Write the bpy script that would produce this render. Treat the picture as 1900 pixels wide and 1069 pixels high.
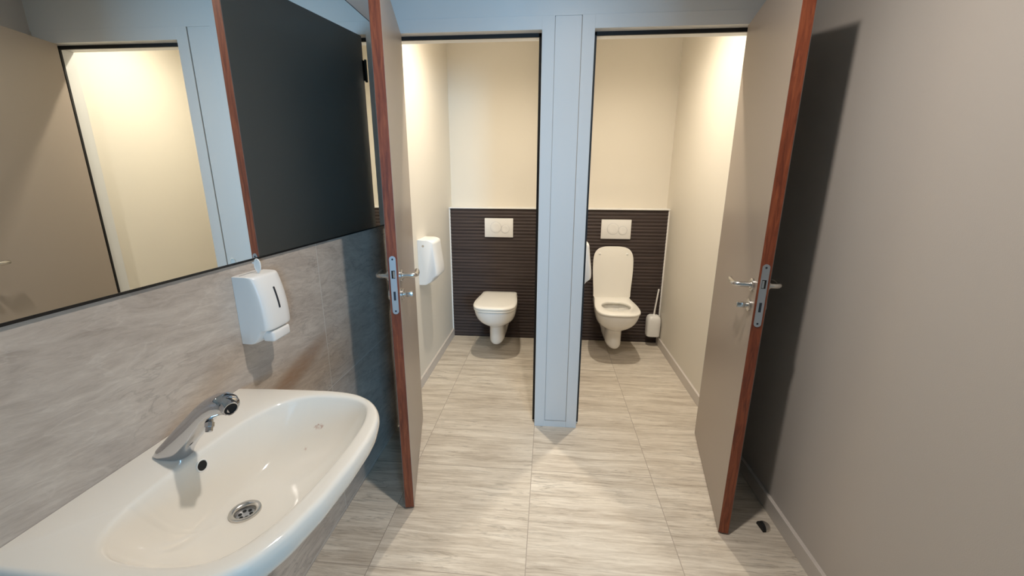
import bpy, bmesh, math, random
from mathutils import Vector, Matrix
random.seed(4)
PI = math.pi
for o in list(bpy.data.objects): bpy.data.objects.remove(o)
C = bpy.context.scene.collection
SC = bpy.context.scene

# ------------------------------------------------------------------ camera
cam_d = bpy.data.cameras.new('camera'); cam = bpy.data.objects.new('camera', cam_d); C.objects.link(cam)
cam_d.sensor_fit = 'HORIZONTAL'; cam_d.sensor_width = 36.0; cam_d.lens = 761.607 / 1900 * 36.0
cam_d.clip_start = 0.02
yaw, pit, rol = 0.0877764, 0.2541481, 0.0038898
r = Vector((math.cos(yaw), math.sin(yaw), 0)); fw = Vector((-math.sin(yaw), math.cos(yaw), 0)); up = Vector((0, 0, 1))
F = math.cos(pit)*fw - math.sin(pit)*up; U = math.sin(pit)*fw + math.cos(pit)*up
R = math.cos(rol)*r + math.sin(rol)*U; U2 = -math.sin(rol)*r + math.cos(rol)*U
M = Matrix((R, U2, -F)).transposed().to_4x4(); M.translation = Vector((-0.066517, -2.108182, 1.371026))
cam.matrix_world = M
SC.camera = cam

# ------------------------------------------------------------------ world, exposure, daylight
w = bpy.data.worlds.new('world'); SC.world = w; w.use_nodes = True
w.node_tree.nodes['Background'].inputs[0].default_value = (0.55, 0.75, 1.0, 1)
w.node_tree.nodes['Background'].inputs[1].default_value = 0.6
SC.view_settings.view_transform = 'Standard'; SC.view_settings.look = 'None'
SC.view_settings.exposure = 0.0; SC.view_settings.gamma = 1.0
SC.view_settings.use_curve_mapping = False
CORR_W, STALL_W, DAY_W = 90.0, 88.0, 92.0
CORR_C, STALL_C, DAY_C = (1.0, 0.91, 0.82), (1.0, 0.90, 0.75), (0.28, 0.62, 0.98)

def lamp(name, kind, loc, rot, energy, color, **kw):
    d = bpy.data.lights.new(name, kind); d.energy = energy; d.color = color
    for k, v in kw.items(): setattr(d, k, v)
    o = bpy.data.objects.new(name, d); C.objects.link(o); o.location = loc; o.rotation_euler = rot
    return o
# daylight from the window of the side lobby; it comes through the entrance opening behind the camera
day = lamp('daylight', 'AREA', (2.0, -5.78, 1.4), (PI/2, 0, 0), DAY_W, DAY_C, shape='RECTANGLE', size=1.1, size_y=1.4, spread=math.radians(110))

# ------------------------------------------------------------------ place constants (metres)
XL, XR = -0.9014, 0.9117
SXL = -0.912
D = 1.3723; UP = 1.47; ZC = 2.50; YB = -5.9
ZH = 2.04; ZA = 2.097; W1 = 0.1193; W2 = 0.0614; XO = 0.842
TH = 0.11; DIV = 0.085
MZ0, MZ1, MY1, MY0 = 1.158, 2.0665, -0.066, -2.25

# ------------------------------------------------------------------ helpers
def tag(o, label=None, cat=None, group=None, kind=None):
    if label: o['label'] = label
    if cat: o['category'] = cat
    if group: o['group'] = group
    if kind: o['kind'] = kind
    return o
def link(name, bm, mat, parent=None, smooth=None, loc=None):
    bmesh.ops.recalc_face_normals(bm, faces=bm.faces[:])
    me = bpy.data.meshes.new(name); bm.to_mesh(me); bm.free()
    if mat: me.materials.append(mat)
    if smooth is not None:
        for p in me.polygons: p.use_smooth = True
        me.set_sharp_from_angle(angle=math.radians(smooth))
    o = bpy.data.objects.new(name, me); C.objects.link(o)
    if parent: o.parent = parent
    if loc: o.location = loc
    return o
def empty(name, loc, rz=0):
    o = bpy.data.objects.new(name, None); C.objects.link(o); o.location = loc; o.rotation_euler = (0, 0, rz)
    o.empty_display_size = 0.05
    return o
def box(bm, x0, x1, y0, y1, z0, z1, bev=0, seg=2):
    vs = [bm.verts.new((x, y, z)) for x in (x0, x1) for y in (y0, y1) for z in (z0, z1)]
    fs = [(0,1,3,2),(4,6,7,5),(0,4,5,1),(2,3,7,6),(0,2,6,4),(1,5,7,3)]
    ff = [bm.faces.new([vs[i] for i in f]) for f in fs]
    if bev:
        es = list({e for f in ff for e in f.edges})
        bmesh.ops.bevel(bm, geom=es, offset=bev, segments=seg, affect='EDGES', profile=0.5)
def loft(bm, rings, cap0=True, cap1=True, closed=True):
    vr = [[bm.verts.new(p) for p in rg] for rg in rings]
    n = len(vr[0])
    for a, b in zip(vr, vr[1:]):
        for i in range(n if closed else n-1):
            j = (i+1) % n
            bm.faces.new((a[i], a[j], b[j], b[i]))
    if cap0: bm.faces.new(vr[0][::-1])
    if cap1: bm.faces.new(vr[-1])
    return vr
def frame_of(d):
    d = Vector(d).normalized(); a = Vector((0, 0, 1)) if abs(d.z) < 0.9 else Vector((1, 0, 0))
    u = d.cross(a).normalized(); v = d.cross(u).normalized(); return d, u, v
def tube(bm, pts, rad, n=14, sx=1.0):
    pts = [Vector(p) for p in pts]
    if not isinstance(rad, (list, tuple)): rad = [rad]*len(pts)
    rings = []; u = None
    for i, p in enumerate(pts):
        d = (pts[min(i+1, len(pts)-1)] - pts[max(i-1, 0)]).normalized()
        if u is None: _, u, v = frame_of(d)
        else:
            u = (u - d*u.dot(d)).normalized(); v = d.cross(u)
        rings.append([p + u*math.cos(t)*rad[i]*sx + v*math.sin(t)*rad[i] for t in [2*PI*k/n for k in range(n)]])
    loft(bm, rings)
def disc_stack(bm, c, d, prof, n=28):
    """lathe about axis d from c; prof = [(along, radius)]"""
    d, u, v = frame_of(d); c = Vector(c)
    rings = [[c + d*a + (u*math.cos(t) + v*math.sin(t))*max(rr, 1e-5) for t in [2*PI*k/n for k in range(n)]] for a, rr in prof]
    loft(bm, rings)
def arc_pts(p0, p1, p2, n=8):
    p0, p1, p2 = Vector(p0), Vector(p1), Vector(p2)
    return [(1-t)**2*p0 + 2*t*(1-t)*p1 + t*t*p2 for t in [k/n for k in range(n+1)]]

# ------------------------------------------------------------------ materials
def newmat(name):
    m = bpy.data.materials.new(name); m.use_nodes = True
    nt = m.node_tree; b = nt.nodes['Principled BSDF']
    return m, nt, b
def srgb(r, g, b):
    f = lambda c: (c/255/12.92) if c/255 <= 0.04045 else ((c/255+0.055)/1.055)**2.4
    return (f(r), f(g), f(b), 1)
def simple(name, col, rough=0.5, metal=0, bump=0, bscale=200, spec=0.5, coat=0, var=0.0, vscale=3):
    m, nt, b = newmat(name)
    b.inputs['Base Color'].default_value = col; b.inputs['Roughness'].default_value = rough
    b.inputs['Metallic'].default_value = metal; b.inputs['Specular IOR Level'].default_value = spec
    b.inputs['Coat Weight'].default_value = coat
    tc = nt.nodes.new('ShaderNodeTexCoord')
    if var:
        n = nt.nodes.new('ShaderNodeTexNoise'); n.inputs['Scale'].default_value = vscale; n.inputs['Detail'].default_value = 4
        nt.links.new(tc.outputs['Object'], n.inputs['Vector'])
        mx = nt.nodes.new('ShaderNodeMix'); mx.data_type = 'RGBA'
        mx.inputs[6].default_value = tuple(c*(1-var) for c in col[:3])+(1,); mx.inputs[7].default_value = tuple(min(1, c*(1+var)) for c in col[:3])+(1,)
        nt.links.new(n.outputs['Fac'], mx.inputs[0]); nt.links.new(mx.outputs[2], b.inputs['Base Color'])
    if bump:
        n = nt.nodes.new('ShaderNodeTexNoise'); n.inputs['Scale'].default_value = bscale; n.inputs['Detail'].default_value = 2
        nt.links.new(tc.outputs['Object'], n.inputs['Vector'])
        bp = nt.nodes.new('ShaderNodeBump'); bp.inputs['Strength'].default_value = bump; bp.inputs['Distance'].default_value = 0.002
        nt.links.new(n.outputs['Fac'], bp.inputs['Height']); nt.links.new(bp.outputs['Normal'], b.inputs['Normal'])
    return m

class NB:
    """tiny node-math builder"""
    def __init__(s, nt): s.nt = nt
    def m(s, op, a, b=None, c=None, clamp=False):
        n = s.nt.nodes.new('ShaderNodeMath'); n.operation = op; n.use_clamp = clamp
        for i, v in enumerate((a, b, c)):
            if v is None: continue
            if isinstance(v, (int, float)): n.inputs[i].default_value = v
            else: s.nt.links.new(v, n.inputs[i])
        return n.outputs[0]
    def xyz(s, x, y, z):
        n = s.nt.nodes.new('ShaderNodeCombineXYZ')
        for i, v in enumerate((x, y, z)):
            if isinstance(v, (int, float)): n.inputs[i].default_value = v
            else: s.nt.links.new(v, n.inputs[i])
        return n.outputs[0]
    def noise(s, vec, scale, detail=4, rough=0.55, dist=0.0):
        n = s.nt.nodes.new('ShaderNodeTexNoise'); n.inputs['Scale'].default_value = scale
        n.inputs['Detail'].default_value = detail; n.inputs['Roughness'].default_value = rough; n.inputs['Distortion'].default_value = dist
        s.nt.links.new(vec, n.inputs['Vector']); return n.outputs['Fac']
    def ramp(s, fac, stops):
        n = s.nt.nodes.new('ShaderNodeValToRGB'); cr = n.color_ramp
        while len(cr.elements) < len(stops): cr.elements.new(0.5)
        for e, (p, c) in zip(cr.elements, stops): e.position = p; e.color = c
        s.nt.links.new(fac, n.inputs[0]); return n.outputs[0]
    def mix(s, f, a, b, mode='MIX'):
        n = s.nt.nodes.new('ShaderNodeMix'); n.data_type = 'RGBA'; n.blend_type = mode
        for i, v in ((0, f), (6, a), (7, b)):
            if isinstance(v, (int, float, tuple)): n.inputs[i].default_value = v
            else: s.nt.links.new(v, n.inputs[i])
        return n.outputs[2]

def stone(name, iu, iv, u0, v0, pu, pv, stops, grout, gw=0.0022, vein=1.0, rough=0.38, tilt=0.0, streak=None, warpamt=0.03, fu=1.0, gain=1.0):
    """vein-cut stone tiles: u runs along the veins, v across; pu x pv tiles with grout lines through u0 / v0"""
    m, nt, b = newmat(name); N = NB(nt)
    tc = nt.nodes.new('ShaderNodeTexCoord'); sp = nt.nodes.new('ShaderNodeSeparateXYZ')
    nt.links.new(tc.outputs['Object'], sp.inputs[0])
    u, v = sp.outputs[iu], sp.outputs[iv]
    tu = N.m('DIVIDE', N.m('SUBTRACT', u, u0), pu); tv = N.m('DIVIDE', N.m('SUBTRACT', v, v0), pv)
    cu, cv = N.m('FLOOR', tu), N.m('FLOOR', tv)
    wn = nt.nodes.new('ShaderNodeTexWhiteNoise'); wn.noise_dimensions = '2D'
    nt.links.new(N.xyz(cu, cv, 0), wn.inputs['Vector'])
    off = N.m('MULTIPLY', wn.outputs['Value'], 37.0)
    vv = N.m('ADD', v, N.m('MULTIPLY', u, tilt))
    warp = N.m('MULTIPLY', N.m('SUBTRACT', N.noise(N.xyz(N.m('MULTIPLY', u, 3.0), N.m('MULTIPLY', v, 5.0), off), 1.0, 3), 0.5), warpamt)
    vw = N.m('ADD', vv, warp)
    base = N.xyz(N.m('MULTIPLY', u, 1.5*fu), N.m('MULTIPLY', vw, 20.0*vein), off)
    fine = N.xyz(N.m('MULTIPLY', u, 7.0*fu), N.m('MULTIPLY', vw, 110.0*vein), off)
    a = N.noise(base, 1.0, 8, 0.68, 0.15); f = N.noise(fine, 1.0, 4, 0.7, 0.4)
    pat = N.noise(N.xyz(N.m('MULTIPLY', u, 2.2), N.m('MULTIPLY', v, 3.0), N.m('ADD', off, 5.0)), 1.0, 3)
    t = N.m('ADD', N.m('MULTIPLY', a, 0.58), N.m('MULTIPLY', f, 0.42))
    t = N.m('ADD', N.m('MULTIPLY', N.m('SUBTRACT', t, 0.5), 1.5*gain), 0.5)
    t = N.m('ADD', t, N.m('MULTIPLY', N.m('SUBTRACT', pat, 0.5), 0.35), clamp=True)
    col = N.ramp(t, stops)
    # thin dark cracks
    ck = N.noise(N.xyz(N.m('MULTIPLY', u, 3.2*fu), N.m('MULTIPLY', vw, 34.0*vein), N.m('ADD', off, 9.0)), 1.0, 5, 0.55, 0.5)
    line = N.m('SUBTRACT', 1.0, N.m('MULTIPLY', N.m('ABSOLUTE', N.m('SUBTRACT', ck, 0.52)), 38.0), clamp=True)
    line = N.m('MULTIPLY', line, N.m('MULTIPLY', N.m('SUBTRACT', pat, 0.38), 2.6, clamp=True), clamp=True)
    col = N.mix(N.m('MULTIPLY', line, 0.55), col, tuple(c*0.45 for c in stops[0][1][:3])+(1,))
    lt = N.m('SUBTRACT', 1.0, N.m('MULTIPLY', N.m('ABSOLUTE', N.m('SUBTRACT', ck, 0.43)), 38.0), clamp=True)
    col = N.mix(N.m('MULTIPLY', lt, 0.16), col, tuple(min(1, c*1.12) for c in stops[-1][1][:3])+(1,))
    if streak:
        (su, sv, ru, rv, scol) = streak
        du = N.m('DIVIDE', N.m('SUBTRACT', u, su), ru); dv = N.m('DIVIDE', N.m('SUBTRACT', N.m('SUBTRACT', v, sv), N.m('MULTIPLY', N.m('SUBTRACT', u, su), 0.25)), rv)
        k = N.m('SUBTRACT', 1.0, N.m('ADD', N.m('MULTIPLY', du, du), N.m('MULTIPLY', dv, dv)), clamp=True)
        k = N.m('MULTIPLY', k, N.m('MULTIPLY', f, 1.3, clamp=True), clamp=True)
        col = N.mix(k, col, scol)
    # grout
    def edge(t, p):
        fr = N.m('FRACT', t); d = N.m('MINIMUM', fr, N.m('SUBTRACT', 1.0, fr))
        return N.m('LESS_THAN', N.m('MULTIPLY', d, p), gw/2)
    g = N.m('MAXIMUM', edge(tu, pu), edge(tv, pv))
    col = N.mix(g, col, grout)
    nt.links.new(col, b.inputs['Base Color'])
    b.inputs['Specular IOR Level'].default_value = 0.4
    nt.links.new(N.m('ADD', rough, N.m('MULTIPLY', f, 0.15)), b.inputs['Roughness'])
    bp = nt.nodes.new('ShaderNodeBump'); bp.inputs['Strength'].default_value = 0.35; bp.inputs['Distance'].default_value = 0.0015
    h = N.m('SUBTRACT', N.m('SUBTRACT', f, N.m('MULTIPLY', line, 0.6)), g)
    nt.links.new(h, bp.inputs['Height']); nt.links.new(bp.outputs['Normal'], b.inputs['Normal'])
    return m

GX = -0.1185; GP = 0.5731; GY = -0.3827
m_floor = stone('floor_travertine', 0, 1, GX, GY, GP, GP,
    [(0.15, srgb(146, 134, 120)), (0.38, srgb(190, 178, 162)), (0.58, srgb(213, 203, 188)), (0.86, srgb(232, 224, 210))],
    srgb(158, 147, 134), gw=0.0028, gain=1.2)
m_walltile = stone('wall_travertine', 1, 2, -0.705, 0.011, 1.146, 0.5731,
    [(0.12, srgb(142, 129, 118)), (0.42, srgb(184, 171, 159)), (0.66, srgb(206, 194, 181)), (0.9, srgb(220, 211, 199))],
    srgb(212, 208, 200), vein=0.62, rough=0.32, tilt=0.10, warpamt=0.06, fu=2.0, gain=0.85, gw=0.003, streak=(-0.93, 0.74, 0.30, 0.05, srgb(152, 120, 94)))
m_paint = simple('wall_paint', srgb(206, 198, 192), 0.75, bump=0.12, bscale=350)
m_taupe = simple('taupe_wall_paint', srgb(196, 188, 180), 0.8, bump=0.12, bscale=350)
m_stall = simple('stall_paint', srgb(224, 217, 204), 0.75, bump=0.08, bscale=350)
m_ceil = simple('ceiling_paint', srgb(232, 230, 226), 0.9)
m_frame = simple('frame_enamel', srgb(214, 214, 212), 0.38)
m_seal = simple('rubber_seal', srgb(14, 14, 16), 0.6)
m_gap = simple('dark_profile', srgb(16, 16, 17), 0.4)
m_base = simple('baseboard_paint', srgb(206, 198, 190), 0.45)
m_lam = simple('taupe_laminate', srgb(160, 147, 135), 0.36, bump=0.05, bscale=500)
m_lam2 = simple('taupe_laminate_shaded', srgb(112, 110, 108), 0.38, bump=0.05, bscale=500)  # taupe laminate darkened: shade on the outer door faces put into the colour
m_porc = simple('porcelain', srgb(243, 240, 234), 0.09, coat=0.3)
m_plastic = simple('white_plastic', srgb(236, 234, 230), 0.3)
m_seat = simple('seat_plastic', srgb(243, 239, 230), 0.2)
m_water = simple('water', srgb(205, 205, 190), 0.03)
m_steel = simple('brushed_steel', (0.62, 0.60, 0.57, 1), 0.27, metal=1)
m_plate = simple('zinc_plate', (0.55, 0.56, 0.58, 1), 0.42, metal=1)
m_chrome = simple('chrome', (0.58, 0.58, 0.60, 1), 0.07, metal=1)
m_dark = simple('dark_void', srgb(8, 8, 9), 0.7)
m_screw = simple('dark_screw', srgb(62, 66, 74), 0.45, metal=0.7)
m_hinge = simple('dark_hinge_steel', srgb(52, 58, 58), 0.35, metal=0.8)
m_mirror = simple('mirror_silver', (0.86, 0.89, 0.87, 1), 0.0, metal=1)

def wood_mat():
    m, nt, b = newmat('mahogany_edge'); N = NB(nt)
    tc = nt.nodes.new('ShaderNodeTexCoord'); sp = nt.nodes.new('ShaderNodeSeparateXYZ'); nt.links.new(tc.outputs['Object'], sp.inputs[0])
    v = N.xyz(N.m('MULTIPLY', sp.outputs[0], 60), N.m('MULTIPLY', sp.outputs[1], 60), N.m('MULTIPLY', sp.outputs[2], 5))
    a = N.noise(v, 1.5, 6, 0.65, 0.8)
    col = N.ramp(a, [(0.3, srgb(88, 38, 20)), (0.5, srgb(126, 62, 36)), (0.72, srgb(154, 84, 50))])
    nt.links.new(col, b.inputs['Base Color']); b.inputs['Roughness'].default_value = 0.45
    return m
m_wood = wood_mat()

def ribbed_mat():
    m, nt, b = newmat('ribbed_brown_tile'); N = NB(nt)
    tc = nt.nodes.new('ShaderNodeTexCoord')
    mp = nt.nodes.new('ShaderNodeMapping'); mp.inputs['Scale'].default_value = (2.5, 1, 90)
    nt.links.new(tc.outputs['Object'], mp.inputs[0])
    a = N.noise(mp.outputs[0], 1.0, 4, 0.6, 0.3)
    nt.links.new(N.ramp(a, [(0.3, srgb(54, 45, 43)), (0.7, srgb(76, 65, 62))]), b.inputs['Base Color'])
    b.inputs['Roughness'].default_value = 0.55; b.inputs['Specular IOR Level'].default_value = 0.3
    return m
m_rib = ribbed_mat()

def basin_mat():
    m, nt, b = newmat('basin_porcelain'); N = NB(nt)
    tc = nt.nodes.new('ShaderNodeTexCoord'); sp = nt.nodes.new('ShaderNodeSeparateXYZ'); nt.links.new(tc.outputs['Object'], sp.inputs[0])
    x, y = sp.outputs[0], sp.outputs[1]
    def spot(cx, cy, rx, ry):
        dx = N.m('DIVIDE', N.m('SUBTRACT', x, cx), rx); dy = N.m('DIVIDE', N.m('SUBTRACT', y, cy), ry)
        return N.m('SUBTRACT', 1.0, N.m('ADD', N.m('MULTIPLY', dx, dx), N.m('MULTIPLY', dy, dy)), clamp=True)
    n = N.noise(tc.outputs['Object'], 160, 4, 0.75)
    k = N.m('MAXIMUM', spot(-0.648, -1.213, 0.022, 0.009), N.m('MULTIPLY', spot(-0.662, -1.255, 0.01, 0.016), 0.7))
    k = N.m('MULTIPLY', N.m('SUBTRACT', N.m('MULTIPLY', N.m('POWER', k, 0.5), n), 0.40), 3.2, clamp=True)
    nt.links.new(N.mix(k, srgb(238, 233, 223), srgb(176, 120, 96)), b.inputs['Base Color'])
    b.inputs['Roughness'].default_value = 0.08; b.inputs['Coat Weight'].default_value = 0.3
    return m
m_basin = basin_mat()

# ------------------------------------------------------------------ room shell
def slab(name, dims, mat, kind='structure', parent=None, bev=0):
    bm = bmesh.new()
    for d in (dims if isinstance(dims[0], (list, tuple)) else [dims]): box(bm, *d, bev=bev)
    o = link(name, bm, mat, parent)
    if kind and not parent: o['kind'] = kind
    return o
f = slab('floor', [(-1.1, 1.1, YB-0.1, UP+0.1, -0.08, 0.0), (1.1, 3.1, YB-0.1, -2.2, -0.08, 0.0)], m_floor); tag(f, 'striped beige travertine tiled floor', 'floor')
c = slab('ceiling', [(-1.1, 1.1, YB-0.1, UP+0.1, ZC, ZC+0.08), (1.1, 3.1, YB-0.1, -2.2, ZC, ZC+0.08)], m_ceil); tag(c, 'plain white ceiling', 'ceiling')
wl = slab('wall_left', [(-1.1, XL, YB, TH*0.5, MZ0-0.001, ZC)], m_paint); tag(wl, 'left wall holding the mirror', 'wall')
wt = slab('wall_left_tiles', [(-1.1, XL, YB, TH*0.5, 0, MZ0-0.001)], m_walltile); wt.name = 'wall_left_lower'; tag(wt, 'grey stone tiles on the left wall under the mirror', 'wall')
ws = slab('wall_left_stall', (-1.1, SXL, TH*0.5, UP, 0, ZC), m_stall); tag(ws, 'cream left wall of the left toilet stall', 'wall')
WY0, WY1, WZ1 = -4.6, -2.4, 2.12
wr = slab('wall_right', [(XR, 1.1, WY1, 0.0, 0, ZC), (XR, 1.1, YB, WY0, 0, ZC), (XR, 1.1, WY0, WY1, WZ1, ZC)], m_taupe)
tag(wr, 'plain taupe right wall', 'wall')
wrs = slab('wall_right_stall', (XR, 1.1, 0.0, UP, 0, ZC), m_stall); tag(wrs, 'cream right wall of the right toilet stall', 'wall')
wb = slab('wall_back', [(-1.1, 1.4, YB-0.1, YB, 0, ZC), (2.6, 3.1, YB-0.1, YB, 0, ZC), (1.4, 2.6, YB-0.1, YB, 0, 0.65), (1.4, 2.6, YB-0.1, YB, 2.15, ZC)], m_taupe); tag(wb, 'end wall with a window, behind the viewer', 'wall')
wlo = slab('wall_lobby', [(3.0, 3.1, YB, -2.2, 0, ZC), (1.1, 3.0, -2.3, -2.2, 0, ZC)], m_taupe); tag(wlo, 'walls of the entrance lobby behind the viewer', 'wall')
wn_ = empty('window_1', (2.0, YB, 0.65)); tag(wn_, 'window in the end wall of the entrance lobby', 'window', kind='structure')
bm = bmesh.new()
for d in [(-0.6, -0.55, -0.08, 0.0, 0, 1.5), (0.55, 0.6, -0.08, 0.0, 0, 1.5), (-0.55, 0.55, -0.08, 0.0, 0, 0.05), (-0.55, 0.55, -0.08, 0.0, 1.45, 1.5)]: box(bm, *d)
link('window_frame', bm, m_frame, wn_)

# back walls of the two stalls: paint above, boxed-out cistern casing below
sb = slab('wall_stall_back', (-1.1, 1.1, UP, UP+0.1, 0, ZC), m_stall); tag(sb, 'cream wall above the cistern casings', 'wall')
dv = slab('wall_divider', (-DIV, DIV, TH, UP, 0, ZC), m_stall); tag(dv, 'cream dividing wall between the two stalls', 'wall')
# partition wall around the two door frames
pt_ = slab('wall_partition', [(-W2+0.0025, W2-0.0025, 0.004, TH, 0.039, ZA), (-W2, W2, 0.010, TH, 0, ZA), (XL-0.2, XL+0.001, 0.0, TH, 0, ZC), (XR+0.001, 1.1, 0.0, TH, 0, ZC),
    (XL-0.01, XR+0.01, 0.001, TH, ZA-0.001, ZC), (-W2, W2, 0.001, TH, 0, 0.036)], m_frame)
tag(pt_, 'pale grey partition wall with the two stall doorways', 'wall')

def casing(n, x0, x1, xa, xb, label):
    bm = bmesh.new(); pitch = 0.0282; nz = int(1.146/pitch*8); rings = []
    z = [1.148*i/nz for i in range(nz+1)]
    pr = [(D + 0.002 - 0.0055*abs(math.sin(PI*zz/pitch))**0.8, zz) for zz in z]
    A = [(xa, y, zz) for y, zz in pr]; B = [(xb, y, zz) for y, zz in pr]
    va = [bm.verts.new(p) for p in A]; vb = [bm.verts.new(p) for p in B]
    for i in range(nz): bm.faces.new((va[i], vb[i], vb[i+1], va[i+1]))
    # solid body behind
    ca = [bm.verts.new((xa, UP, 0)), bm.verts.new((xa, UP, 1.148))]; cb = [bm.verts.new((xb, UP, 0)), bm.verts.new((xb, UP, 1.148))]
    bm.faces.new((va[0], ca[0], cb[0], vb[0])); bm.faces.new((va[-1], vb[-1], cb[1], ca[1])); bm.faces.new((ca[0], ca[1], cb[1], cb[0]))
    bm.faces.new([ca[0]] + va + [ca[1]]); bm.faces.new([cb[1]] + vb[::-1] + [cb[0]])
    o = link('wall_casing_%s' % n, bm, m_rib, smooth=60); tag(o, label, 'wall', kind='structure')
    t = slab('ledge', (x0, x1, D-0.014, UP, 1.148, 1.158), m_plastic, parent=o, bev=0.002)
    t2 = slab('edge_trim', [(x0, xa, D-0.004, UP, 0, 1.148), (xb, x1, D-0.004, UP, 0, 1.148)], m_plastic, parent=o)
casing('left', SXL, -DIV, -0.902, -DIV-0.008, 'dark brown ribbed tile casing behind the left toilet')
casing('right', DIV, XR, DIV+0.008, 0.901, 'dark brown ribbed tile casing behind the right toilet')

# baseboards
def baseb(name, dims, label):
    o = slab(name, dims, m_base, bev=0.0012); tag(o, label, 'baseboard')
baseb('baseboard_right', (XR-0.015, XR+0.02, WY1, -0.003, 0, 0.069), 'taupe baseboard along the right wall')
baseb('baseboard_right_stall', (XR-0.014, XR+0.02, TH, D-0.005, 0, 0.069), 'baseboard on the right wall of the right stall')
baseb('baseboard_left_stall', (SXL-0.02, SXL+0.014, TH, D-0.005, 0, 0.069), 'baseboard on the left wall of the left stall')
baseb('baseboard_divider_left', (-DIV-0.012, -DIV+0.01, TH, D-0.005, 0, 0.069), 'baseboard on the divider in the left stall')
baseb('baseboard_divider_right', (DIV-0.01, DIV+0.012, TH, D-0.005, 0, 0.069), 'baseboard on the divider in the right stall')
baseb('baseboard_back', (XL, XR, YB-0.02, YB+0.013, 0, 0.069), 'baseboard on the end wall behind the viewer')

# door frames
def door_frame(n, sg, label):
    # inner (post) side at sg*W1, hinge side at sg*XO
    bm = bmesh.new()
    def bx(xa, xb, *r, bev=0.0015): box(bm, min(sg*xa, sg*xb), max(sg*xa, sg*xb), *r, bev=bev)
    yf = -0.002
    bx(W2, W1, yf, 0.045, 0, ZA)                 # architrave, post side
    bx(XO, 0.905 if sg > 0 else 0.8985, yf, 0.045, 0, ZA)  # hinge side
    bx(W1-0.001, XO+0.001, yf, 0.045, ZH, ZA)    # head
    bx(W2, W1+0.012, 0.052, TH+0.004, 0, ZA)     # stops / inner lining
    bx(XO-0.018, 0.905, 0.052, TH+0.004, 0, ZA)
    bx(W1, XO, 0.052, TH+0.004, ZH-0.012, ZA)
    o = link('trim_%d' % n, bm, m_frame); tag(o, label, 'door frame', kind='structure')
    bm = bmesh.new()
    bx(W1-0.004, W1+0.0135, 0.043, 0.054, 0.012, ZH, bev=0.001)
    bx(XO-0.019, XO+0.004, 0.043, 0.054, 0.012, ZH, bev=0.001)
    bx(W1, XO, 0.043, 0.054, ZH-0.016, ZH+0.003, bev=0.001)
    link('rubber_seal', bm, m_seal, o)
    bm = bmesh.new(); bx(W1-0.002, W1+0.0016, 0.004, 0.034, 0.93, 1.12, bev=0.0005)
    link('strike_plate', bm, m_hinge, o)
door_frame(1, -1, 'pale grey frame of the left stall doorway')
door_frame(2, 1, 'pale grey frame of the right stall doorway')

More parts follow.
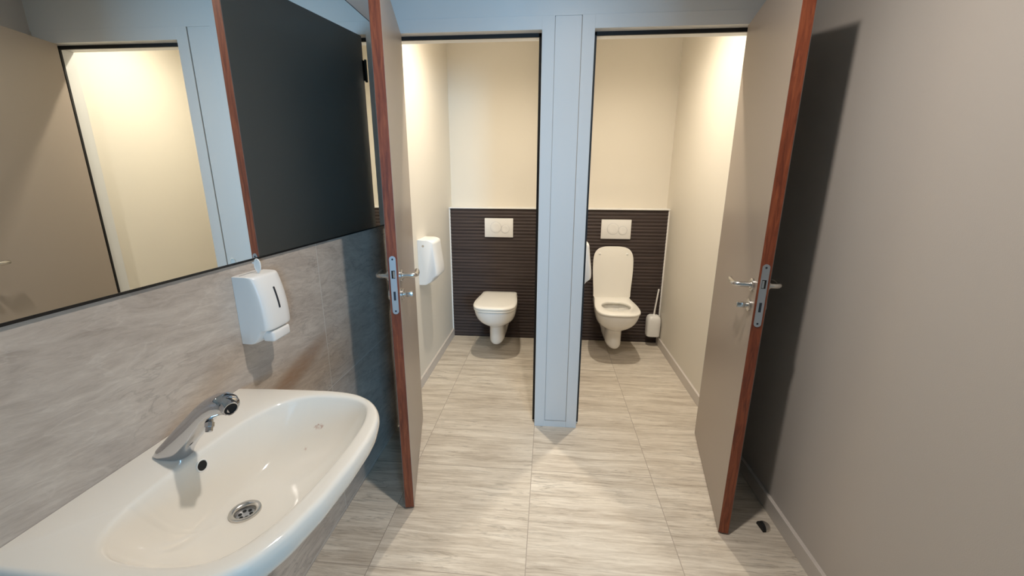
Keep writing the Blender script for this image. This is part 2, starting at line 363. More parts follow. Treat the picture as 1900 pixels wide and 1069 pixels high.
# ------------------------------------------------------------------ door leaves
LW, LT, LZ0, LZ1 = 0.7018, 0.0379, 0.008, 2.0354
def door_leaf(n, hx, hy, ang, sg, label, outer_mat):
    a = ang
    d = Vector((sg*math.sin(a), -math.cos(a), 0))
    my = 1 if sg > 0 else -1
    root = empty('door_%d' % n, (hx, hy, 0), math.atan2(d.y, d.x))
    tag(root, label, 'door', kind='structure')
    q = lambda s, nn, z: (s, my*nn, z)
    def bx(bm, s0, s1, n0, n1, z0, z1, bev=0, seg=2):
        y0, y1 = sorted((my*n0, my*n1)); box(bm, s0, s1, y0, y1, z0, z1, bev, seg)
    def P(name, f, mat, parent=root, smooth=None):
        bm = bmesh.new(); f(bm); return link(name, bm, mat, parent, smooth)
    P('panel', lambda b: bx(b, 0.007, LW-0.007, 0.0008, LT-0.0008, LZ0+0.006, LZ1-0.006), m_wood)
    P('face_laminate', lambda b: bx(b, 0.0006, LW-0.0006, 0.0, 0.0012, LZ0+0.0005, LZ1-0.0005), m_lam)
    tag(P('face_laminate', lambda b: bx(b, 0.0006, LW-0.0006, LT-0.0012, LT, LZ0+0.0005, LZ1-0.0005), outer_mat), 'outer door face, shade painted into its colour')
    def bands(b):
        bx(b, LW-0.0075, LW, 0.0011, LT-0.0011, LZ0, LZ1, 0.0008); bx(b, 0, 0.0075, 0.0011, LT-0.0011, LZ0, LZ1, 0.0008)
        bx(b, 0.007, LW-0.007, 0.0011, LT-0.0011, LZ0, LZ0+0.0065); bx(b, 0.007, LW-0.007, 0.0011, LT-0.0011, LZ1-0.0065, LZ1)
    tag(P('edge_band', bands, m_wood), 'reddish brown wooden door edge')
    # lock faceplate with rounded ends
    def plate(b):
        w2, z0, z1, t = 0.0115, 0.884, 1.106, 0.0022; pts = []
        for k in range(13): th = PI*k/12; pts.append((w2*math.cos(th), z1-w2+w2*math.sin(th)))
        for k in range(13): th = PI+PI*k/12; pts.append((w2*math.cos(th), z0+w2+w2*math.sin(th)))
        loft(b, [[q(s, LT/2+p, z) for p, z in pts] for s in (LW-0.002, LW+t)])
    pl = P('lock_faceplate', plate, m_plate, smooth=40)
    P('latch_opening', lambda b: bx(b, LW, LW+0.0026, LT/2-0.0065, LT/2+0.0065, 1.022, 1.052), m_dark, pl)
    P('latch_bolt', lambda b: bx(b, LW, LW+0.0045, LT/2-0.0060, LT/2+0.001, 1.024, 1.050, 0.001), m_steel, pl)
    P('bolt_slot', lambda b: bx(b, LW, LW+0.0026, LT/2-0.004, LT/2+0.004, 0.938, 0.972), m_screw, pl)
    for z in (1.094, 0.896):
        P('screw', lambda b: disc_stack(b, q(LW+0.002, LT/2, z), (1, 0, 0), [(0, 0.0036), (0.0009, 0.0033)], 14), m_screw, pl)
    sh = LW-0.045
    for side in (-1, 1):               # -1 stall side face, +1 outer face
        n0 = 0.0 if side < 0 else LT
        def N_(x): return n0 + side*x
        ds = (0, my*side, 0); hz = 1.023; pr = 0.060 if side < 0 else 0.046
        def handle(b):
            path = [q(sh, N_(0.004), hz), q(sh, N_(pr-0.03), hz)] + [Vector(p) for p in arc_pts(q(sh, N_(pr-0.020), hz), q(sh, N_(pr), hz), q(sh-0.022, N_(pr), hz), 7)]
            path += [Vector(q(sh-0.04, N_(pr), hz)), Vector(q(sh-0.062, N_(pr-0.001), hz)), Vector(q(sh-0.084, N_(pr-0.003), hz)), Vector(q(sh-0.088, N_(pr-0.004), hz))]
            tube(b, path, [0.0095]*(len(path)-2)+[0.009, 0.005], 14)
        h = P('lever_handle', handle, m_steel, smooth=50)
        P('rose', lambda b: disc_stack(b, q(sh, n0, hz), ds, [(-0.001, 0.023), (0.007, 0.023), (0.009, 0.021), (0.009, 0.012), (0.014, 0.012)], 28), m_steel, h, smooth=40)
        k = P('lock_rose', lambda b: disc_stack(b, q(sh, n0, 0.949), ds, [(-0.001, 0.022), (0.007, 0.022), (0.009, 0.020)], 28), m_steel, smooth=40)
        if side < 0:
            P('thumb_turn', lambda b: (disc_stack(b, q(sh, N_(0.008), 0.949), ds, [(0, 0.009), (0.018, 0.0085)], 18), bx(b, sh-0.010, sh+0.010, N_(0.017), N_(0.044), 0.9395, 0.9585, 0.003)), m_steel, k, smooth=40)
        else:
            P('coin_slot', lambda b: disc_stack(b, q(sh, N_(0.008), 0.949), ds, [(0, 0.010), (0.003, 0.009)], 18), m_screw, k, smooth=40)
    for z in (0.25, 1.05, 1.885):
        def hinge(b):
            tube(b, [q(-0.008, LT+0.006, z-0.05), q(-0.008, LT+0.006, z-0.049), q(-0.008, LT+0.006, z+0.049), q(-0.008, LT+0.006, z+0.05)], [0.005, 0.0065, 0.0065, 0.005], 14)
            bx(b, -0.0045, 0.008, LT-0.0005, LT+0.0018, z-0.045, z+0.045)
        P('hinge', hinge, m_hinge, smooth=40)
    return root
door_leaf(1, -0.7820, 0.0097, -0.24290, -1, 'left stall door standing open beside the mirror, taupe with reddish wood edge', m_lam2)
door_leaf(2, 0.7805, 0.0027, -0.19386, 1, 'right stall door standing open near the taupe wall, with reddish wood edge', m_lam2)

# ------------------------------------------------------------------ mirror
mr = empty('wall_mirror', (XL, (MY0+MY1)/2, MZ0)); tag(mr, 'large frameless mirror on the left wall above the stone tiles', 'mirror')
hy = (MY1-MY0)/2
bm = bmesh.new(); box(bm, 0.0, 0.005, -hy, hy, 0, MZ1-MZ0); link('glass', bm, m_mirror, mr)
bm = bmesh.new()
for d in [(0, 0.0062, -hy-0.003, hy+0.003, -0.0055, 0.0), (0, 0.0058, -hy-0.003, hy+0.003, MZ1-MZ0, MZ1-MZ0+0.0025), (0, 0.0058, hy, hy+0.0025, 0, MZ1-MZ0), (0, 0.0058, -hy-0.0025, -hy, 0, MZ1-MZ0)]: box(bm, *d)
tag(link('edge_profile', bm, m_gap, mr), 'thin black edge of the mirror')

# ------------------------------------------------------------------ wash basin
BZ = 0.817; BC = (-0.668, -1.42)
outer = [(-0.9005, -1.150), (-0.82, -1.144), (-0.731, -1.1395), (-0.649, -1.138), (-0.600, -1.142), (-0.560, -1.152), (-0.520, -1.175), (-0.490, -1.206), (-0.468, -1.243),
    (-0.456, -1.290), (-0.4505, -1.340), (-0.4495, -1.42), (-0.457, -1.52), (-0.474, -1.60), (-0.498, -1.655), (-0.535, -1.690), (-0.60, -1.704), (-0.70, -1.706), (-0.82, -1.702), (-0.9005, -1.698)]
inner = [(-0.500, -1.25), (-0.518, -1.205), (-0.555, -1.180), (-0.605, -1.171), (-0.665, -1.172), (-0.715, -1.190), (-0.752, -1.232), (-0.774, -1.30), (-0.784, -1.38), (-0.788, -1.45),
    (-0.788, -1.52), (-0.786, -1.58), (-0.772, -1.625), (-0.742, -1.655), (-0.700, -1.668), (-0.62, -1.670), (-0.555, -1.655), (-0.522, -1.61), (-0.502, -1.54), (-0.4915, -1.45), (-0.489, -1.36), (-0.492, -1.29)]
def smooth_poly(poly, it):
    for _ in range(it):
        q = []
        for i, p in enumerate(poly):
            a = poly[(i+1) % len(poly)]; q += [(0.75*p[0]+0.25*a[0], 0.75*p[1]+0.25*a[1]), (0.25*p[0]+0.75*a[0], 0.25*p[1]+0.75*a[1])]
        poly = q
    return poly
def cast(poly, th, c=BC):
    dx, dy = math.cos(th), math.sin(th); best = None
    for i, p in enumerate(poly):
        a = poly[(i+1) % len(poly)]; ex, ey = a[0]-p[0], a[1]-p[1]; det = dx*(-ey) + ex*dy
        if abs(det) < 1e-12: continue
        t = ((p[0]-c[0])*(-ey) + ex*(p[1]-c[1]))/det; s = (dx*(p[1]-c[1]) - dy*(p[0]-c[0]))/det
        if t > 0 and -1e-9 <= s <= 1+1e-9 and (best is None or t > best): best = t
    return best
inner_s = smooth_poly(inner, 3)
# outer keeps its two square corners at the wall
core = outer[:]
NT = 240; TH_ = [2*PI*k/NT for k in range(NT)]
ca = math.atan2(-1.150-BC[1], -0.9005-BC[0]); cb_ = math.atan2(-1.698-BC[1], -0.9005-BC[0]) % (2*PI)
for cc in (ca, cb_):
    i = min(range(NT), key=lambda k: abs(TH_[k]-cc)); TH_[i] = cc
Ri = [cast(inner_s, t) for t in TH_]; Ro = [cast(core, t) for t in TH_]
def smooth_r(Rr, keep):
    for _ in range(4):
        Rr = [Rr[i] if any(abs(TH_[i]-k) < 0.09 for k in keep) else (Rr[i-1]+2*Rr[i]+Rr[(i+1) % NT])/4 for i in range(NT)]
    return Rr
Ro = smooth_r(Ro, (ca, cb_)); Ri = smooth_r(Ri, ())
DC = (-0.697, -1.432); DR = 0.031; ZB = 0.684; DZ = 0.006
def basin():
    root = empty('wash_basin', (0, 0, 0)); tag(root, 'white ceramic wash basin fixed to the stone tiled wall below the mirror', 'basin')
    bm = bmesh.new(); rings = []
    def ring(fr, z, inset=None, pull=0.0):
        pts = []
        for t, ri, ro in zip(TH_, Ri, Ro):
            ix, iy = BC[0]+ri*math.cos(t), BC[1]+ri*math.sin(t)
            cx, cy = DC[0]+0.020*math.cos(t), DC[1]+0.020*math.sin(t)
            pts.append((cx+(ix-cx)*fr, cy+(iy-cy)*fr, z))
        return pts
    def oring(f, z):      # f: distance from outer edge (shrinks r) but never off the wall
        pts = []
        for t, ro in zip(TH_, Ro):
            rr = ro - f; x, y = BC[0]+rr*math.cos(t), BC[1]+rr*math.sin(t)
            if BC[0]+ro*math.cos(t) < -0.9: x = -0.9005
            pts.append((x, y, z))
        return pts
    rz = BZ
    S = [0, 0.04, 0.1, 0.18, 0.27, 0.36, 0.45, 0.54, 0.62, 0.70, 0.77, 0.83, 0.88, 0.92, 0.95, 0.975, 0.99]
    for s in S:
        h = 0.10*s + 0.90*s**3.6
        rings.append(ring(s, ZB + (rz-0.008-ZB)*h))
    # rolled rim
    def iring(off, z):
        return [(BC[0]+(ri+off)*math.cos(t), BC[1]+(ri+off)*math.sin(t), z) for t, ri in zip(TH_, Ri)]
    rings += [iring(0.0005, rz-0.0058), iring(0.003, rz-0.0028), iring(0.0065, rz-0.001), iring(0.011, rz)]
    rings += [oring(0.012, rz+0.0005), oring(0.007, rz-0.0005), oring(0.003, rz-0.0035), oring(0.0006, rz-0.009), oring(0.0, rz-0.02), oring(0.004, rz-0.04), oring(0.013, rz-0.055), oring(0.028, rz-0.068), oring(0.06, rz-0.10), oring(0.10, rz-0.135), oring(0.15, rz-0.16)]
    loft(bm, rings, cap0=False, cap1=True)
    body = link('bowl', bm, m_basin, root, smooth=50)
    # overflow hole on the back slope
    def surf(s, t):
        ri = cast(inner_s, t); ix, iy = BC[0]+ri*math.cos(t), BC[1]+ri*math.sin(t); cx, cy = DC[0]+0.02*math.cos(t), DC[1]+0.02*math.sin(t)
        return Vector((cx+(ix-cx)*s, cy+(iy-cy)*s, ZB+(rz-0.008-ZB)*(0.10*s+0.90*s**3.6)))
    t0 = PI + 0.03; s0 = 0.945
    p = surf(s0, t0); nx = (surf(s0, t0+0.05)-p).cross(surf(s0+0.01, t0)-p).normalized()
    if nx.x < 0: nx = -nx
    def hole(b, r0, dz): disc_stack(b, p+nx*dz, nx, [(-0.004, r0), (0.0015, r0)], 24)
    bm = bmesh.new(); disc_stack(bm, p, nx, [(-0.004, 0.0135), (0.001, 0.0135), (0.0018, 0.012), (0.0014, 0.0108), (-0.003, 0.0100)], 28); ov = link('overflow_rim', bm, m_porc, root, smooth=40)
    bm = bmesh.new(); hole(bm, 0.0100, 0.0); link('overflow_hole', bm, m_dark, ov)
    # drain
    dz = ZB+0.0015
    c = Vector((DC[0], DC[1], dz))
    bm = bmesh.new(); disc_stack(bm, c, (0, 0, 1), [(-0.012, 0.0), (-0.012, DR-0.012), (-0.002, DR-0.0115), (-0.001, DR), (0.0035, DR-0.001), (0.0045, DR-0.004), (0.0030, DR-0.009), (0.0005, DR-0.0115), (-0.003, DR-0.0125), (-0.010, DR-0.013), (-0.010, 0.0)], 40)
    dr = link('drain', bm, m_steel, root, smooth=40)
    bm = bmesh.new(); disc_stack(bm, c, (0, 0, 1), [(-0.0098, 0.0178), (-0.0072, 0.0178), (-0.0068, 0.004)], 32); gr = link('drain_grate', bm, m_plate, dr, smooth=40)
    bm = bmesh.new()
    for k in range(6):
        th = k*PI/3+0.3; disc_stack(bm, c+Vector((0.0108*math.cos(th), 0.0108*math.sin(th), -0.0068)), (0, 0, 1), [(0, 0.0036), (0.0008, 0.0036)], 14)
    link('drain_holes', bm, m_dark, gr)
    return root
basin()

# ------------------------------------------------------------------ tap
def tap():
    root = empty('basin_tap', (-0.85, -1.430, BZ+0.0005)); tag(root, 'chrome basin tap standing on the back rim of the wash basin', 'tap')
    # side outline stations along a slanted axis: (x, z_low, z_high, half width)
    bm = bmesh.new(); rings = []
    st = [((0.052, 0.000), (-0.020, 0.000), 0.0225), ((0.053, 0.004), (-0.0205, 0.003), 0.0235), ((0.058, 0.013), (-0.012, 0.015), 0.0235), ((0.069, 0.028), (0.012, 0.038), 0.0235),
        ((0.086, 0.047), (0.042, 0.068), 0.0235), ((0.104, 0.067), (0.074, 0.098), 0.0235), ((0.117, 0.082), (0.094, 0.117), 0.0235), ((0.128, 0.093), (0.112, 0.131), 0.0225),
        ((0.140, 0.100), (0.132, 0.141), 0.023), ((0.152, 0.104), (0.150, 0.144), 0.0225), ((0.163, 0.106), (0.164, 0.139), 0.0205), ((0.170, 0.110), (0.171, 0.130), 0.0165)]
    for lo, hi, hw in st:
        lo, hi = Vector((lo[0], 0, lo[1])), Vector((hi[0], 0, hi[1])); c = (lo+hi)/2; ax = (hi-lo)/2
        rg = []
        for k in range(28):
            t = 2*PI*k/28; ct, s_ = math.cos(t), math.sin(t)
            e = 0.72
            rg.append(c + ax*(abs(ct)**e*(1 if ct > 0 else -1)) + Vector((0, hw*abs(s_)**e*(1 if s_ > 0 else -1), 0)))
        rings.append(rg)
    loft(bm, rings); link('body', bm, m_chrome, root, smooth=50)
    bm = bmesh.new(); dn = Vector((0.86, -0.42, -0.22)).normalized()
    disc_stack(bm, Vector((0.1665, -0.009, 0.123)), dn, [(-0.01, 0.0150), (0.007, 0.0150), (0.0095, 0.0138), (0.009, 0.0118), (0.002, 0.0112)], 28)
    h = link('outlet_collar', bm, m_chrome, root, smooth=40)
    bm = bmesh.new(); disc_stack(bm, Vector((0.1665, -0.009, 0.123))+dn*0.0035, dn, [(0, 0.0114), (0.0035, 0.0114)], 24); link('outlet_opening', bm, m_dark, h)
    # small aerator under the spout
    bm = bmesh.new(); dn = Vector((0.30, -0.62, -0.72)).normalized(); p = Vector((0.122, -0.010, 0.090))
    disc_stack(bm, p, dn, [(-0.004, 0.0060), (0.004, 0.0060), (0.004, 0.0085), (0.013, 0.0085), (0.013, 0.0068), (0.021, 0.0066), (0.021, 0.005)], 8)
    link('aerator', bm, m_chrome, root, smooth=20)
tap()

# ------------------------------------------------------------------ wall dispensers
def dispenser_mesh(bm, prof, w, nslice=14, pin=0.30):
    """prof: side outline [(depth, z)] closed, w: width along y (centred); the front corners round off"""
    rings = []
    zc = sum(z for _, z in prof)/len(prof)
    for i in range(nslice+1):
        t = -1 + 2*i/nslice
        t = math.copysign(1-(1-abs(t))**1.6, t)
        k = (1-pin) + pin*max(0.0, 1-abs(t)**3.2)**0.55
        zz = 0.985 + 0.015*max(0.0, 1-abs(t)**4)**0.5
        rings.append([(u*k if u > 0 else 0.0, t*w/2, zc+(z-zc)*zz) for u, z in prof])
    loft(bm, rings)
def crv(pts, n=4):
    out = []
    for i, p in enumerate(pts):
        a, b, c, d = pts[max(i-1, 0)], p, pts[min(i+1, len(pts)-1)], pts[min(i+2, len(pts)-1)]
        if i == len(pts)-1: out.append(p); break
        for k in range(n):
            t = k/n
            out.append(tuple(0.5*((2*b[j]) + (-a[j]+c[j])*t + (2*a[j]-5*b[j]+4*c[j]-d[j])*t*t + (-a[j]+3*b[j]-3*c[j]+d[j])*t**3) for j in range(2)))
    return out
def soap_dispenser():
    root = empty('soap_dispenser', (XL+0.0005, -1.064, 0.932)); tag(root, 'white soap dispenser on the stone tiled wall above the wash basin', 'soap dispenser')
    prof = crv([(0, 0), (0.030, -0.001), (0.043, 0.003), (0.055, 0.016), (0.067, 0.034), (0.080, 0.0385), (0.0865, 0.043), (0.0868, 0.075), (0.0835, 0.11), (0.077, 0.145), (0.068, 0.176), (0.061, 0.1875), (0.045, 0.1905), (0.0, 0.1915)], 4)
    bm = bmesh.new(); dispenser_mesh(bm, prof, 0.108, 24, 0.20); link('cover', bm, m_plastic, root, smooth=38)
    bm = bmesh.new()
    box(bm, 0.050, 0.0855, -0.040, 0.035, 0.003, 0.034, bev=0.007, seg=3); link('push_button', bm, m_plastic, root, smooth=40)
    # sight window on the front slope
    bm = bmesh.new()
    w2, z0, z1 = 0.0030, 0.096, 0.150
    front = [(z, u) for u, z in prof if u > 0.06 and z > 0.042]
    def fx(z):
        for (za, ua), (zb, ub) in zip(front, front[1:]):
            if za <= z <= zb: return ua+(ub-ua)*(z-za)/(zb-za)
        return front[-1][1]
    zs = [z0-w2+(z1-z0+2*w2)*k/10 for k in range(11)]
    L_ = [bm.verts.new((fx(z)+0.0012, -w2+0.0, z)) for z in zs]; R__ = [bm.verts.new((fx(z)+0.0012, w2, z)) for z in zs]
    L2 = [bm.verts.new((fx(z)-0.006, -w2, z)) for z in zs]; R2 = [bm.verts.new((fx(z)-0.006, w2, z)) for z in zs]
    for i in range(10):
        bm.faces.new((L_[i], R__[i], R__[i+1], L_[i+1])); bm.faces.new((L2[i], L_[i], L_[i+1], L2[i+1])); bm.faces.new((R__[i], R2[i], R2[i+1], R__[i+1])); bm.faces.new((R2[i], L2[i], L2[i+1], R2[i+1]))
    bm.faces.new((L_[0], L2[0], R2[0], R__[0])); bm.faces.new((L_[-1], R__[-1], R2[-1], L2[-1]))
    link('level_window', bm, m_screw, root)
    # groove and screw on the top
    bm = bmesh.new(); box(bm, 0.016, 0.018, -0.046, 0.046, 0.186, 0.192); link('lid_joint', bm, m_plate, root)
    k = empty('dispenser_key', (XL+0.040, -1.066, 0.932+0.1915)); tag(k, 'small white plastic key standing in the lid of the soap dispenser', 'key')
    bm = bmesh.new(); rr = []
    for j in range(25):
        th = -PI/2 + 2*PI*j/24*0.999; rr.append(Vector((0.0085*math.cos(th), 0.0, 0.0215+0.0175*math.sin(th))))
    tube(bm, rr, 0.0018, 8); link('loop', bm, m_plastic, k, smooth=50)
    bm = bmesh.new(); box(bm, -0.0068, 0.0068, -0.0011, 0.0011, 0.006, 0.036, bev=0.0010); link('tab', bm, m_plastic, k)
    bm = bmesh.new(); box(bm, -0.003, 0.003, -0.002, 0.002, 0.0, 0.007, bev=0.0006); link('bit', bm, m_plastic, k)
    bm = bmesh.new(); box(bm, -0.014, -0.005, -0.0015, 0.0015, 0.026, 0.030, bev=0.0006); link('peg', bm, m_plastic, k)
soap_dispenser()

def paper_dispenser(x, y, flip, label):
    root = empty('toilet_paper_dispenser', (x, y, 0.70), PI if flip else 0); tag(root, label, 'paper dispenser', group='paper dispensers in the stalls')
    prof = crv([(0, 0), (0.045, 0.0), (0.062, 0.006), (0.085, 0.020), (0.105, 0.045), (0.125, 0.060), (0.132, 0.072), (0.132, 0.11), (0.126, 0.16), (0.119, 0.21), (0.113, 0.26), (0.110, 0.280), (0.100, 0.292), (0.07, 0.300), (0, 0.302)], 4)
    bm = bmesh.new(); dispenser_mesh(bm, prof, 0.20, 20, 0.16); link('cover', bm, m_plastic, root, smooth=38)
    s = 1 if flip else -1
    bm = bmesh.new(); disc_stack(bm, (0.036, s*0.0995, 0.262), (0, s, 0), [(0, 0.008), (0.002, 0.0075)], 18); link('lock', bm, m_steel, root)
    return root
paper_dispenser(SXL+0.0005, 0.575, False, 'white paper dispenser on the left wall of the left toilet stall')
paper_dispenser(DIV+0.0005, 0.575, False, 'white paper dispenser on the dividing wall inside the right toilet stall')

# ------------------------------------------------------------------ toilets
def d_outline(hb, hm, yf, yb, n=40, e=2.6, z=0, cr=0.03):
    """D outline, front at yf (towards the viewer), flat back at yb; hb back half width, hm widest half width"""
    pts = []; ym = yf + (yb-yf)*0.40
    for k in range(n+1):          # right widest -> front -> left widest
        t = PI*k/n; ct, s_ = math.cos(t), math.sin(t)
        pts.append((hm*math.copysign(abs(ct)**(2/e), ct), ym-(ym-yf)*abs(s_)**(2/e), z))
    for k in range(1, 9):         # left side to back
        t = k/8; pts.append((-(hm+(hb-hm)*(t*t*(3-2*t))), ym+(yb-cr-ym)*t, z))
    for k in range(1, 6): a = PI/2*k/5; pts.append((-hb+cr-cr*math.cos(a), yb-cr+cr*math.sin(a), z))
    for k in range(0, 5): a = PI/2*k/5; pts.append((hb-cr+cr*math.sin(a), yb-cr+cr*math.cos(a), z))
    for k in range(8, 0, -1): t = k/8; pts.append(((hm+(hb-hm)*(t*t*(3-2*t))), ym+(yb-cr-ym)*t, z))
    return pts
def off(pts, k, cy, z=None, kx=None):
    return [(p[0]*(kx or k), cy+(p[1]-cy)*k, p[2] if z is None else z) for p in pts]
def toilet(x, lid_open, label):
    root = empty('toilet', (x, D-0.0055, 0)); tag(root, label, 'toilet')
    # local y: 0 at the wall, negative to the viewer
    L = -0.555
    bm = bmesh.new(); rings = []
    secs = [  # z, half width back, half width mid, front y, exponent
        (0.0765, 0.030, 0.024, -0.345, 2.3), (0.079, 0.044, 0.040, -0.362, 2.4), (0.086, 0.056, 0.052, -0.372, 2.5), (0.098, 0.063, 0.059, -0.377, 2.6), (0.115, 0.067, 0.062, -0.379, 2.6), (0.140, 0.072, 0.0625, -0.381, 2.4), (0.185, 0.088, 0.063, -0.384, 2.4),
        (0.228, 0.108, 0.064, -0.388, 2.4), (0.240, 0.114, 0.074, -0.398, 2.3), (0.252, 0.120, 0.094, -0.425, 2.2), (0.270, 0.128, 0.118, -0.462, 2.2), (0.295, 0.136, 0.140, -0.498, 2.3), (0.325, 0.143, 0.153, -0.522, 2.6),
        (0.360, 0.147, 0.161, -0.538, 2.9), (0.392, 0.149, 0.165, -0.546, 3.1), (0.402, 0.148, 0.164, -0.545, 3.1), (0.405, 0.145, 0.161, -0.542, 3.1)]
    for z, hb, hm, yf, e in secs: rings.append(d_outline(hb, hm, yf, 0.0, 40, e, z, 0.02))
    # down into the bowl
    def ell(hx, hy, cy, z):
        base = d_outline(0.149, 0.165, L+0.009, 0, 40, 2.6, z, 0.02); out = []
        for p in base:
            a = math.atan2(p[1]+0.31, p[0]); out.append((hx*math.cos(a), cy+hy*math.sin(a), z))
        return out
    rings += [ell(0.122, 0.165, -0.325, 0.405), ell(0.118, 0.160, -0.325, 0.400), ell(0.112, 0.150, -0.325, 0.37), ell(0.098, 0.125, -0.32, 0.33), ell(0.075, 0.095, -0.30, 0.285), ell(0.055, 0.070, -0.27, 0.245), ell(0.05, 0.06, -0.26, 0.215)]
    loft(bm, rings); link('bowl', bm, m_porc, root, smooth=45)
    bm = bmesh.new(); loft(bm, [[(0.070*math.cos(t), -0.285+0.088*math.sin(t), z) for t in [2*PI*k/32 for k in range(32)]] for z in (0.262, 0.270)]); link('water', bm, m_water, root)
    # seat
    cy = -0.30
    so = d_outline(0.148, 0.169, L, -0.035, 40, 3.2, 0, 0.03)
    def hole(z, kx, ky):
        out = []
        for p in so:
            a = math.atan2(p[1]-cy-0.02, p[0]); out.append((kx*math.cos(a), -0.318+ky*math.sin(a), z))
        return out
    bm = bmesh.new()
    R_ = [off(so, 0.985, cy, 0.4065), off(so, 0.998, cy, 0.4095), off(so, 1.0, cy, 0.418), off(so, 0.99, cy, 0.4235), off(so, 0.965, cy, 0.4255), hole(0.4255, 0.118, 0.132), hole(0.422, 0.112, 0.126), hole(0.414, 0.110, 0.124), hole(0.4065, 0.112, 0.126)]
    vr = loft(bm, R_, False, False)
    for i in range(len(so)):
        j = (i+1) % len(so); bm.faces.new((vr[-1][i], vr[-1][j], vr[0][j], vr[0][i]))
    seat = link('seat', bm, m_seat, root, smooth=50)
    # lid: built flat, top up, hinge line at y=-0.045
    lid = empty('lid_pivot', (0, 0, 0)); bpy.data.objects.remove(lid)
    lo = d_outline(0.148, 0.170, L-0.002, -0.045, 40, 3.3, 0, 0.035) if not lid_open else d_outline(0.154, 0.166, -0.478, -0.045, 40, 3.5, 0, 0.015)
    bm = bmesh.new()
    loft(bm, [off(lo, 0.97, cy, 0.4275), off(lo, 0.995, cy, 0.4285), off(lo, 1.0, cy, 0.434), off(lo, 0.995, cy, 0.4405), off(lo, 0.975, cy, 0.4445), off(lo, 0.80, cy, 0.4465), off(lo, 0.3, cy, 0.447)])
    lido = link('lid', bm, m_seat, root, smooth=50)
    hz, hyy = 0.437, -0.062
    if lid_open:
        a = -math.radians(97)
        T = Matrix.Translation((0, hyy, hz)) @ Matrix.Rotation(a, 4, 'X') @ Matrix.Translation((0, -hyy, -hz))
        # narrower lid when seen upright
        lido.data.transform(T)
        for v in lido.data.vertices: pass
        for sx in (-1, 1):
            bm = bmesh.new()
            p = T @ Vector((sx*0.112, -0.415, 0.4275)); dn = (T.to_3x3() @ Vector((0, 0, -1)))
            disc_stack(bm, p, dn, [(-0.001, 0.0095), (0.004, 0.009), (0.006, 0.006)], 16); link('bumper', bm, m_plastic, lido, smooth=40)
    for sx in (-1, 1):
        bm = bmesh.new(); disc_stack(bm, (sx*0.075, hyy+0.012, 0.404), (0, 0, 1), [(0, 0.014), (0.022, 0.014), (0.025, 0.011)], 18); link('hinge', bm, m_seat, root, smooth=40)
    return root
toilet(-0.470, False, 'wall hung white toilet with its lid closed, in the left stall')
toilet(0.480, True, 'wall hung white toilet with its lid raised, in the right stall')

def flush_plate(x, label, merged):
    root = empty('flush_plate', (x, D-0.0045, 0.911)); tag(root, label, 'flush plate')
    bm = bmesh.new(); box(bm, -0.121, 0.121, -0.013, 0.0, 0, 0.159, bev=0.003); link('plate', bm, m_plastic, root, smooth=40)
    for nm, cx, cz, rr in (('large_button', -0.026, 0.083, 0.047), ('small_button', 0.054, 0.070, 0.036)):
        bm = bmesh.new(); disc_stack(bm, (cx, -0.0125, cz), (0, -1, 0), [(-0.002, rr), (0.0012, rr), (0.0012, rr-0.0012)], 44); gv = link(nm + '_groove', bm, m_plate, root)
        bm = bmesh.new(); disc_stack(bm, (cx, -0.0125, cz), (0, -1, 0), [(-0.001, rr-0.0016), (0.0016, rr-0.0016), (0.0022, rr-0.003), (0.0016, 0.5*rr), (0.0012, 0.001)], 44); link(nm, bm, m_plastic, root, smooth=30)
flush_plate(-0.485, 'white two button flush plate above the closed toilet', False)
flush_plate(0.489, 'white two button flush plate above the open toilet', True)

# ------------------------------------------------------------------ toilet brush
def brush():
    root = empty('toilet_brush', (0.845, 1.293, 0.092)); tag(root, 'white toilet brush in its holder, on the brown tiles beside the open toilet', 'toilet brush')
    bm = bmesh.new(); rings = []
    for z, hx, hy in [(0, 0.050, 0.045), (0.004, 0.055, 0.05), (0.06, 0.0565, 0.053), (0.12, 0.0575, 0.055), (0.150, 0.056, 0.054), (0.170, 0.049, 0.048), (0.181, 0.037, 0.038), (0.185, 0.022, 0.022)]:
        rg = []
        for k in range(36):
            t = 2*PI*k/36; e = 0.55; ct, s_ = math.cos(t), math.sin(t)
            rg.append((hx*math.copysign(abs(ct)**e, ct), 0.015+hy*math.copysign(abs(s_)**e, s_), z))
        rings.append(rg)
    loft(bm, rings); link('holder', bm, m_plastic, root, smooth=45)
    bm = bmesh.new(); tube(bm, [(0.0, 0.015, 0.18), (0.006, 0.018, 0.24), (0.020, 0.028, 0.36), (0.026, 0.033, 0.405), (0.0265, 0.0335, 0.408)], [0.0075, 0.0065, 0.0062, 0.0065, 0.004], 12)
    link('handle', bm, m_plastic, root, smooth=50)
    bm = bmesh.new(); disc_stack(bm, (0.0, 0.015, 0.182), (0, 0, 1), [(0, 0.014), (0.006, 0.012), (0.009, 0.008)], 18); link('collar', bm, m_plastic, root, smooth=40)
brush()

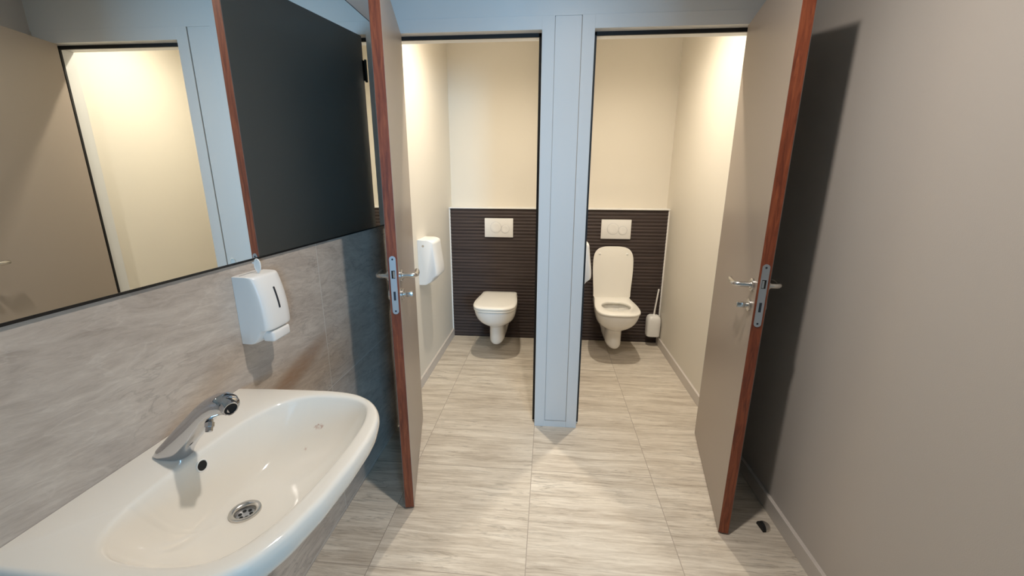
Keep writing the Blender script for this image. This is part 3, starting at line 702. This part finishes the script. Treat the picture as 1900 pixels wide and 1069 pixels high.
# ------------------------------------------------------------------ door stop
def stop():
    root = empty('door_stop', (0.843, -0.640, 0), 0.12); tag(root, 'small chrome floor door stop with black rubber face, by the right wall', 'door stop')
    bm = bmesh.new(); rings = []
    n = 20
    for j in range(9):
        ph = PI/2*j/8; z = 0.026*math.sin(ph); k = math.cos(ph)**0.8
        rings.append([(0.0 if False else (0.030*k*math.sin(PI*i/n) - 0.004), 0.024*k*math.cos(PI*i/n), z) for i in range(n+1)])
    loft(bm, rings); link('dome', bm, m_steel, root, smooth=40)
    bm = bmesh.new(); sect = [(-0.0235, 0.0), (0.0235, 0.0)] + [(0.0235*math.cos(PI*i/16), 0.0005+0.0255*math.sin(PI*i/16)) for i in range(0, 17)]
    pts = [(0.0235*math.cos(PI*i/20), 0.0255*math.sin(PI*i/20)) for i in range(21)]
    loft(bm, [[(x, y, z) for y, z in pts] for x in (-0.016, -0.0035)]); link('rubber_pad', bm, m_seal, root, smooth=40)
stop()

# ------------------------------------------------------------------ ceiling lights
def emis(name, col, s):
    m, nt, b = newmat(name); b.inputs['Emission Color'].default_value = col+(1,); b.inputs['Emission Strength'].default_value = s; return m
def downlight(x, y, label, energy, color, **kw):
    root = empty('ceiling_light', (x, y, ZC)); tag(root, label, 'ceiling light', group='recessed ceiling lights')
    bm = bmesh.new(); disc_stack(bm, (0, 0, 0), (0, 0, -1), [(-0.0, 0.055), (0.004, 0.055), (0.006, 0.050), (0.003, 0.042), (0.0, 0.042)], 32); link('trim_ring', bm, m_plastic, root, smooth=40)
    bm = bmesh.new(); disc_stack(bm, (0, 0, 0), (0, 0, -1), [(0, 0.040), (0.003, 0.040), (0.004, 0.036)], 32); link('diffuser', bm, emis('lamp_glow', color, 12), root)
    l = lamp('ceiling_lamp', kw.pop('kind', 'AREA'), (0, 0, -0.012), (0, 0, 0), energy, color, **kw); l.parent = root
downlight(0.06, -1.14, 'recessed ceiling light above the wash area', CORR_W, CORR_C, kind='SPOT', shadow_soft_size=0.035, spot_size=math.radians(166), spot_blend=1.0)
downlight(-0.41, 0.42, 'recessed ceiling light in the left stall', STALL_W, STALL_C, kind='SPOT', shadow_soft_size=0.03, spot_size=math.radians(156), spot_blend=1.0)
downlight(0.40, 0.42, 'recessed ceiling light in the right stall', STALL_W, STALL_C, kind='SPOT', shadow_soft_size=0.03, spot_size=math.radians(156), spot_blend=1.0)
